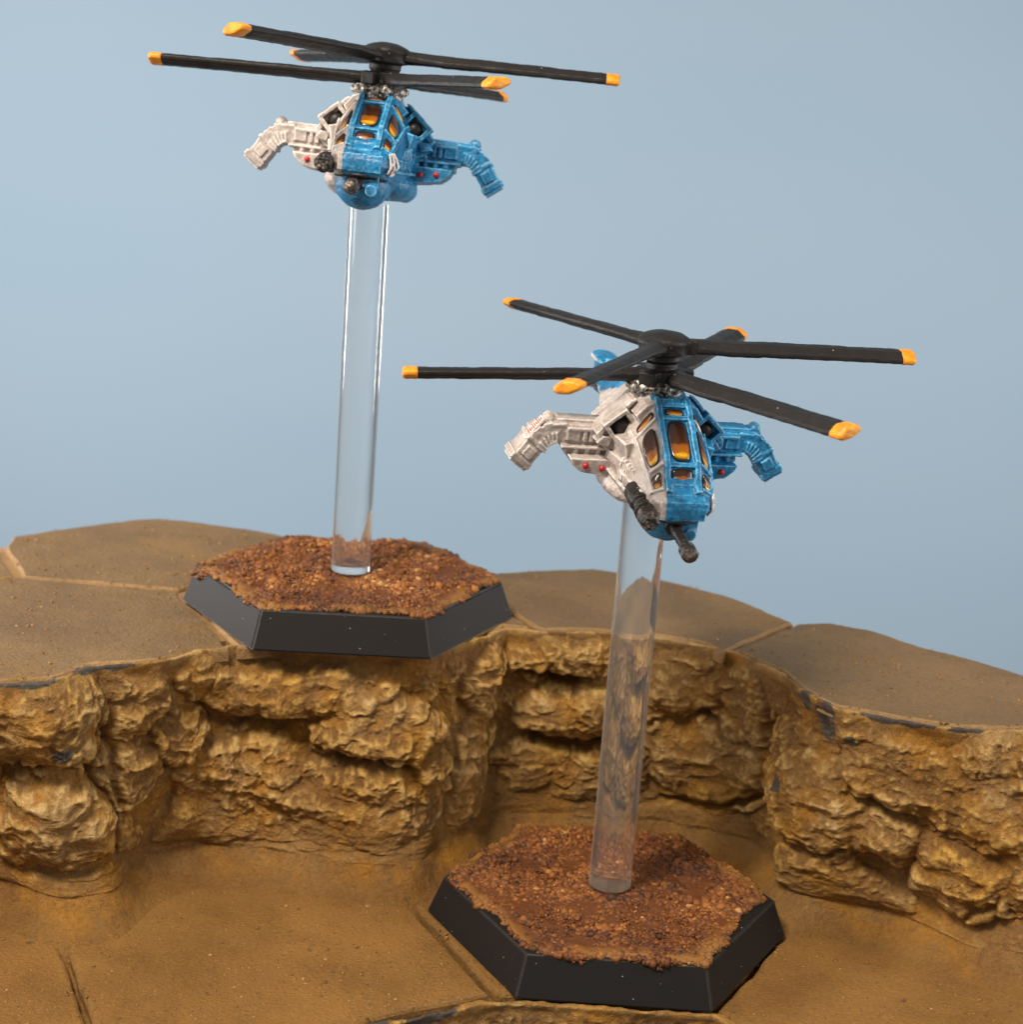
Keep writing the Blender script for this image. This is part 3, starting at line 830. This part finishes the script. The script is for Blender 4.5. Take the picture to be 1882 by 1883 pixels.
def make_small():
    d = {}
    bm = bmesh.new(); tube(bm, (0, 0, 1.02), (0, 0, 1.21), .255)
    for k in range(15):
        a = 2 * math.pi * k / 15; ball(bm, (.245 * math.cos(a), .245 * math.sin(a), 1.155), (.058, .058, .05), 2)
    d['collar'] = cast('mast_collar', bm, .011, SILVER, .01, 16, 1)
    bm = bmesh.new(); tube(bm, (0, 0, 1.16), (0, 0, 1.335), .235, .225, 32); tube(bm, (0, 0, 1.2), (0, 0, 1.40), .15); tube(bm, (0, 0, 1.215), (0, 0, 1.235), .24)
    for k in range(3):
        a = R_(120 * k); box(bm, (.2 * math.cos(a), .2 * math.sin(a), 1.27), (.2, .17, .13), (0, 0, a))
    d['hub_low'] = cast('rotor_hub', bm, .012, BLADE, .006, 8, 1)
    bm = bmesh.new(); tube(bm, (0, 0, 1.43), (0, 0, 1.555), .225, .25, 32); ball(bm, (0, 0, 1.545), (.25, .25, .10), 4); tube(bm, (0, 0, 1.36), (0, 0, 1.45), .165, .165)
    for k in range(3):
        a = R_(120 * k); box(bm, (.2 * math.cos(a), .2 * math.sin(a), 1.505), (.2, .17, .13), (0, 0, a))
    d['hub_up'] = cast('rotor_hub', bm, .012, BLADE, .006, 8, 1)
    bm = bmesh.new(); ball(bm, (0, -.62, .11), (.285, .30, .26), 4)
    box(bm, (.12, -.90, .12), (.16, .10, .12)); tube(bm, (.13, -.86, .03), (.13, -.97, .03), .06); box(bm, (0, -.5, .2), (.5, .4, .2))
    d['chin'] = cast('chin_turret', bm, .011, BLUE, .007, 10, 1)
    bm = bmesh.new(); tube(bm, (-.34, -.60, .30), (-.34, -.84, .265), .108, .10); tube(bm, (-.34, -.82, .27), (-.345, -1.05, .24), .075, .08); tube(bm, (-.345, -.93, .257), (-.345, -.98, .252), .094); box(bm, (-.28, -.75, .3), (.16, .2, .12))
    d['gun_a'] = cast('cannon', bm, .011, GUN, .012, 13, 1)
    bm = bmesh.new(); tube(bm, (-.345, -1.02, .245), (-.345, -1.15, .228), .090, .088); ball(bm, (-.345, -1.13, .23), (.088, .06, .088), 3)
    for k in range(6):
        a = math.pi / 3 * k; ball(bm, (-.345 + .052 * math.cos(a), -1.17, .23 + .052 * math.sin(a)), .029, 2)
    d['muz_a'] = cast('muzzle', bm, .009, GUNTIP, .008, 18, 1)
    bm = bmesh.new(); tube(bm, (-.03, -.72, .12), (-.01, -1.33, .035), .056, .052); tube(bm, (-.03, -.8, .115), (-.028, -.95, .095), .085); box(bm, (-.02, -1.05, .10), (.03, .36, .07), (R_(8), 0, 0))
    d['gun_b'] = cast('cannon', bm, .010, GUN, .006, 13, 1)
    bm = bmesh.new(); tube(bm, (-.012, -1.27, .043), (-.008, -1.40, .025), .074, .078); ball(bm, (-.008, -1.385, .028), (.076, .055, .076), 3)
    d['muz_b'] = cast('muzzle', bm, .009, GUNTIP, .006, 18, 1)
    bm = bmesh.new(); ball(bm, (0, -.715, .165), (.285, .315, .055), 4)  # black disc added to stand for the dark gap under the nose lip
    d['ring'] = cast('dark_throat', bm, .012, GUN, .006, 12, 1)
    bm = bmesh.new(); ball(bm, (0, 0, 0), (.078, .06, .078), 3)
    me = bpy.data.meshes.new('intake_ball'); bm.to_mesh(me); bm.free(); me.materials.append(GUN); me.polygons.foreach_set('use_smooth', np.ones(len(me.polygons), bool)); d['intake'] = me
    bm = bmesh.new(); box(bm, (0, 0, 0), (.21, .02, .21))
    me = bpy.data.meshes.new('intake_recess'); bm.to_mesh(me); bm.free(); me.materials.append(DARK); d['recess'] = me
    bm = bmesh.new(); ball(bm, (0, 0, 0), (.032, .028, .032), 2)
    me = bpy.data.meshes.new('rocket_tip'); bm.to_mesh(me); bm.free(); me.materials.append(RED); me.polygons.foreach_set('use_smooth', np.ones(len(me.polygons), bool)); d['red'] = me
    # white brushed number on the port side of the nose
    bm = bmesh.new()

    def stroke(pts, w):
        bar(bm, [flank_low(L, z) for L, z in pts], w, .014, (1, -.25, 0))

    def flank_low(L, z):
        zb, hb, zm, hm, zs, hs, zt, ht = sec(L)
        x = hm + (hs - hm) * (z - zm) / (zs - zm) if z > zm else hm + (hb * .9 - hm) * (zm - z) / (.65 * (zm - zb))
        return Vector((x + .024, -L, z))
    stroke([(.955, .40), (.945, .34), (.935, .27), (.92, .22)], .042)
    stroke([(.905, .41), (.89, .34), (.88, .27), (.865, .20)], .040)
    stroke([(.875, .41), (.835, .37), (.815, .30), (.83, .21)], .036)
    stroke([(.945, .30), (.90, .31)], .026); stroke([(.865, .215), (.83, .21)], .026)
    d['number'] = cast('painted_number', bm, .007, CHALK, .003, 20, 1)
    bm = bmesh.new()
    c0 = Vector((-1.155, .15, .60)); ax = Vector((-.60, 0, -.80)); nn = Vector((-.80, 0, .60))
    m = Matrix((ax * .26, Vector((0, .12, 0)), nn * .02)).transposed().to_4x4(); m.translation = c0 + ax * .02
    bmesh.ops.create_cube(bm, size=1, matrix=m)
    me = bpy.data.meshes.new('label_strip'); bm.to_mesh(me); bm.free(); me.materials.append(PINK); d['strip'] = me
    bm = bmesh.new()
    for k in range(11):
        m = Matrix((ax * .008, Vector((0, .045 + .02 * (k % 3), 0)), nn * .008)).transposed().to_4x4(); m.translation = c0 + ax * (-.09 + .021 * k) + nn * .0125
        bmesh.ops.create_cube(bm, size=1, matrix=m)
    me = bpy.data.meshes.new('red_lettering'); bm.to_mesh(me); bm.free(); me.materials.append(RED); d['letters'] = me
    return d


FUS = make_fuselage(); TAIL = make_tail(); WL = make_wing(-1, WHITE); WR = make_wing(1, BLUE); WINS = make_windows(); BL, TIP = make_blade(); SM = make_small()

HEX_R, HEX_T, HEX_H = 1.85, .9156, .406


def hex_mesh():
    bm = bmesh.new(); seg = 6
    lv = [(1, 0), (HEX_T, HEX_H)]
    rr = [[bm.verts.new((HEX_R * k * math.cos(math.pi / 3 * i), HEX_R * k * math.sin(math.pi / 3 * i), z)) for i in range(6)] for k, z in lv]
    bm.faces.new(rr[0][::-1]); bm.faces.new(rr[1])
    for i in range(6): bm.faces.new((rr[0][i], rr[0][(i + 1) % 6], rr[1][(i + 1) % 6], rr[1][i]))
    bmesh.ops.bevel(bm, geom=list(bm.edges), offset=.022, segments=3, affect='EDGES')
    for f in bm.faces: f.material_index = 0 if f.calc_area() > .2 else 1
    me = bpy.data.meshes.new('hex_base'); bm.to_mesh(me); bm.free(); me.materials.append(PLASTIC); me.materials.append(WORN)
    return me


def hexdist(x, y):
    d = 0
    for i in range(6):
        a = math.pi / 3 * (i + .5); d = np.maximum(d, x * math.cos(a) + y * math.sin(a))
    return d   # 0 centre .. apothem


def grit_mesh(seed, spills, bare):
    """grains of grit glued on the base top; its outline is ragged"""
    rng = np.random.default_rng(seed); ap = HEX_R * HEX_T * math.cos(math.pi / 6)
    N = 42000
    x = rng.uniform(-1.8, 1.8, N); y = rng.uniform(-1.8, 1.8, N)
    p3 = np.stack([x, y, np.full(N, seed * 3.7)], -1)
    lim = ap * (.985 + .05 * fbm(p3, 1.3, 3) + .02 * fbm(p3, 5, 2))
    for bx, by, br, da in spills: lim = lim + da * np.exp(-((x - bx) ** 2 + (y - by) ** 2) / br ** 2)
    for bx, by, br, da in bare: lim = lim - da * np.exp(-((x - bx) ** 2 + (y - by) ** 2) / br ** 2)
    hd = hexdist(x, y); keep = hd < lim; x, y, hd, lim, p3 = x[keep], y[keep], hd[keep], lim[keep], p3[keep]; n = len(x)
    edge = np.clip((hd - (ap - .28)) / .22, 0, 1)
    mound = .05 + .055 * fbm(p3, 1.6, 3) + .055 * fbm(p3, 5.5, 2)
    rc = np.hypot(x, y); mound = np.clip(mound, .0, .16) * (1 - .5 * edge) * np.clip((rc - .2) / .12, 0, 1)
    over = np.clip(hd - ap, 0, 1)
    z = HEX_H - .01 + mound * rng.uniform(.35, 1.0, n) - over * 2.5
    sz = rng.lognormal(math.log(.0175), .38, n).clip(.009, .038)
    sz = sz * np.clip(1.05 + .7 * fbm(p3, 3.2, 2), .6, 1.7)
    q = rng.normal(size=(n, 4)); q /= np.linalg.norm(q, axis=1)[:, None]
    a, b, c, d = q.T
    Rm = np.stack([np.stack([1 - 2 * (c * c + d * d), 2 * (b * c - a * d), 2 * (b * d + a * c)], -1), np.stack([2 * (b * c + a * d), 1 - 2 * (b * b + d * d), 2 * (c * d - a * b)], -1), np.stack([2 * (b * d - a * c), 2 * (c * d + a * b), 1 - 2 * (b * b + c * c)], -1)], 1)
    L = _icov[None] * rng.uniform(.72, 1.3, (n, 12, 1)) * (sz[:, None] * rng.uniform(.75, 1.25, (n, 3)))[:, None]
    V = np.einsum('nij,nkj->nki', Rm, L) + np.stack([x, y, z], -1)[:, None]
    F = _icof[None] + (np.arange(n) * 12)[:, None, None]
    # the paste the grains sit in
    rr_, aa_ = np.meshgrid(np.linspace(0, 1, 46), np.linspace(0, 2 * np.pi, 181)[:-1], indexing='ij')
    ux, uy = np.cos(aa_), np.sin(aa_)
    rad = np.full_like(aa_, ap) / np.maximum(hexdist(ux, uy), .1)
    for _ in range(3):
        X, Y = rad * ux, rad * uy; q3 = np.stack([X, Y, np.full_like(X, seed * 3.7)], -1)
        lm = ap * (.985 + .05 * fbm(q3, 1.3, 3) + .02 * fbm(q3, 5, 2))
        for bx, by, br, da in spills: lm = lm + da * np.exp(-((X - bx) ** 2 + (Y - by) ** 2) / br ** 2)
        for bx, by, br, da in bare: lm = lm - da * np.exp(-((X - bx) ** 2 + (Y - by) ** 2) / br ** 2)
        rad = lm / np.maximum(hexdist(ux, uy), .1)
    X, Y = rad * ux * rr_, rad * uy * rr_; q3 = np.stack([X, Y, np.full_like(X, seed * 3.7)], -1); hd2 = hexdist(X, Y)
    Z = HEX_H + .012 + .5 * np.clip(.05 + .055 * fbm(q3, 1.6, 3) + .055 * fbm(q3, 5.5, 2), 0, .16) * (rr_ < .97) * np.clip((np.hypot(X, Y) - .2) / .12, 0, 1) - np.clip(hd2 - ap, 0, 1) * 2.5 - .03 * (rr_ > .995) + .012 * fbm(q3, 9, 2)
    pv = np.stack([X, Y, Z], -1).reshape(-1, 3); ii = np.arange(46 * 180).reshape(46, 180); jj = np.roll(ii, -1, 1)
    pf = np.concatenate([np.stack([ii[:-1], ii[1:], jj[1:]], -1).reshape(-1, 3), np.stack([ii[:-1], jj[1:], jj[:-1]], -1).reshape(-1, 3)])
    me = np_mesh('grit', np.concatenate([V.reshape(-1, 3), pv]), np.concatenate([F.reshape(-1, 3), pf + n * 12]))
    ptone = np.full(len(pv), .3); pedge = np.clip((hd2.ravel() - (ap - .2)) / .12, 0, 1)
    tone = np.clip(rng.normal(.42, .2, n) + .35 * fbm(p3, 1.1, 3) + 2.0 * (mound - .05), 0, 1)
    add_attr(me, 'tone', np.concatenate([np.repeat(tone, 12), ptone])); add_attr(me, 'edge', np.concatenate([np.repeat(edge * np.clip(.4 + fbm(p3, 2, 2) * 1.4, 0, 1), 12), pedge]))
    me.polygons.foreach_set('use_smooth', np.ones(len(me.polygons), bool))
    return me


def rod_mesh(h):
    bm = bmesh.new(); tube(bm, (0, 0, HEX_H + .055), (0, 0, h), .213, None, 96)
    for e in bm.edges: e.smooth = abs(e.verts[0].co.z - e.verts[1].co.z) > 1e-3
    me = bpy.data.meshes.new('flight_rod'); bm.to_mesh(me); bm.free(); me.materials.append(ACRYL)
    me.polygons.foreach_set('use_smooth', np.array([abs(p.normal.z) < .9 for p in me.polygons]))
    return me


HEXM = hex_mesh(); RODM = rod_mesh(4.47)


def miniature(label, loc, base_rot, body_rot, rotor_rot, rotor_off, phases, bends, seed, spills, bare, marks):
    root = bpy.data.objects.new('helicopter_miniature', None); COL.objects.link(root); root.location = loc
    setp(root, label, 'miniature', 'painted helicopter miniatures on clear rods')
    hb = link('hex_base', HEXM, None, root); hb.rotation_euler = (0, 0, base_rot)
    gr = link('grit', grit_mesh(seed, spills, bare), FLOCK, hb); gr['kind'] = 'stuff'
    link('flight_rod', RODM, None, root)
    top = Vector((0, 0, 4.47)); lift = Vector((0, 0, .05))

    def part(name, me, parent=root, rot=body_rot, off=(0, 0, 0)):
        o = link(name, me, None, parent)
        if parent is root: o.location = top + Vector(off) + (lift if rot is body_rot else Vector()); o.rotation_euler = rot
        return o
    fu = part('fuselage', FUS)
    for w in WINS: part('window', w, fu)
    for s in (-1, 1):
        rc = part('intake_recess', SM['recess'], fu); rc.location = (s * .415, -.085, .75); rc.rotation_euler = (0, R_(s * 42), 0)
        ib = part('intake_ball', SM['intake'], fu); ib.location = (s * .415, -.125, .75)
    nb = part('painted_number', SM['number'], fu); nb['label'] = 'white brushed number marks on the blue side of the nose'
    part('tail_fin', TAIL)
    for s, me in ((-1, WL), (1, WR)):
        w = part('wing', me); w['label'] = 'white painted bent wing' if s < 0 else 'blue painted bent wing'
        for x, z in ((.515, .30), (.68, .32)):
            rt = part('rocket_tip', SM['red'], w); rt.location = (s * x, -.095, z)
        if s < 0 and marks:
            part('label_strip', SM['strip'], w); part('red_lettering', SM['letters'], w)
    ct = part('chin_turret', SM['chin']); part('dark_throat', SM['ring'], ct)
    for g, m in (('gun_a', 'muz_a'), ('gun_b', 'muz_b')):
        o = part('cannon', SM[g]); part('muzzle', SM[m], o)
    part('mast_collar', SM['collar'], root, rotor_rot, (rotor_off[0] * .4, 0, .0))
    rr = Euler(rotor_rot).to_matrix()
    for hub, z, ph, zo in (('hub_low', 1.27, phases[1], rotor_off[3]), ('hub_up', 1.505, phases[0], rotor_off[2])):
        h = part('rotor_hub', SM[hub], root, rotor_rot, (rotor_off[0], rotor_off[1], zo))
        for k in range(3):
            a = R_(ph + 120 * k); bend = bends[(0 if hub == 'hub_up' else 3) + k]
            b = link('rotor_blade', BL, None, root)
            m = rr @ Matrix.Rotation(a, 3, 'Z') @ Matrix.Rotation(-bend / 2.43, 3, 'Y')
            b.rotation_euler = m.to_euler()
            b.location = top + Vector((rotor_off[0], rotor_off[1], zo)) + rr @ Vector((0, 0, z))
            link('blade_tip', TIP, None, b)
    return root


miniature('helicopter on the rear black base standing on the upper tiles', (-1.7363, 17.7766, ZU), R_(3.95), (R_(-6.5), R_(2.6), R_(-2)), (R_(-1.5), R_(1.4), 0), (.06, 0, .0, .0), (-.3, 181.2), (-.01, .01, .015, -.015, .005, .01), 1,
          [(-1.45, .35, .5, .10), (-.9, -1.2, .35, .05), (1.0, 1.35, .4, .06)], [(-.35, -1.4, .3, .06)], False)
miniature('helicopter on the front black base standing in the rock alcove', (1.2766, 15.6042, 0), R_(.3), (R_(9.5), R_(1.6), R_(14.5)), (R_(3), R_(-1.2), 0), (.06, 0, .02, -.03), (7.3, 186.7), (-.045, .0, .035, -.045, .005, .045), 2,
          [(-1.5, .0, .3, .03)], [(1.4, -.5, .4, .10), (-1.2, -.75, .3, .07), (1.0, -1.2, .3, .03)], True)
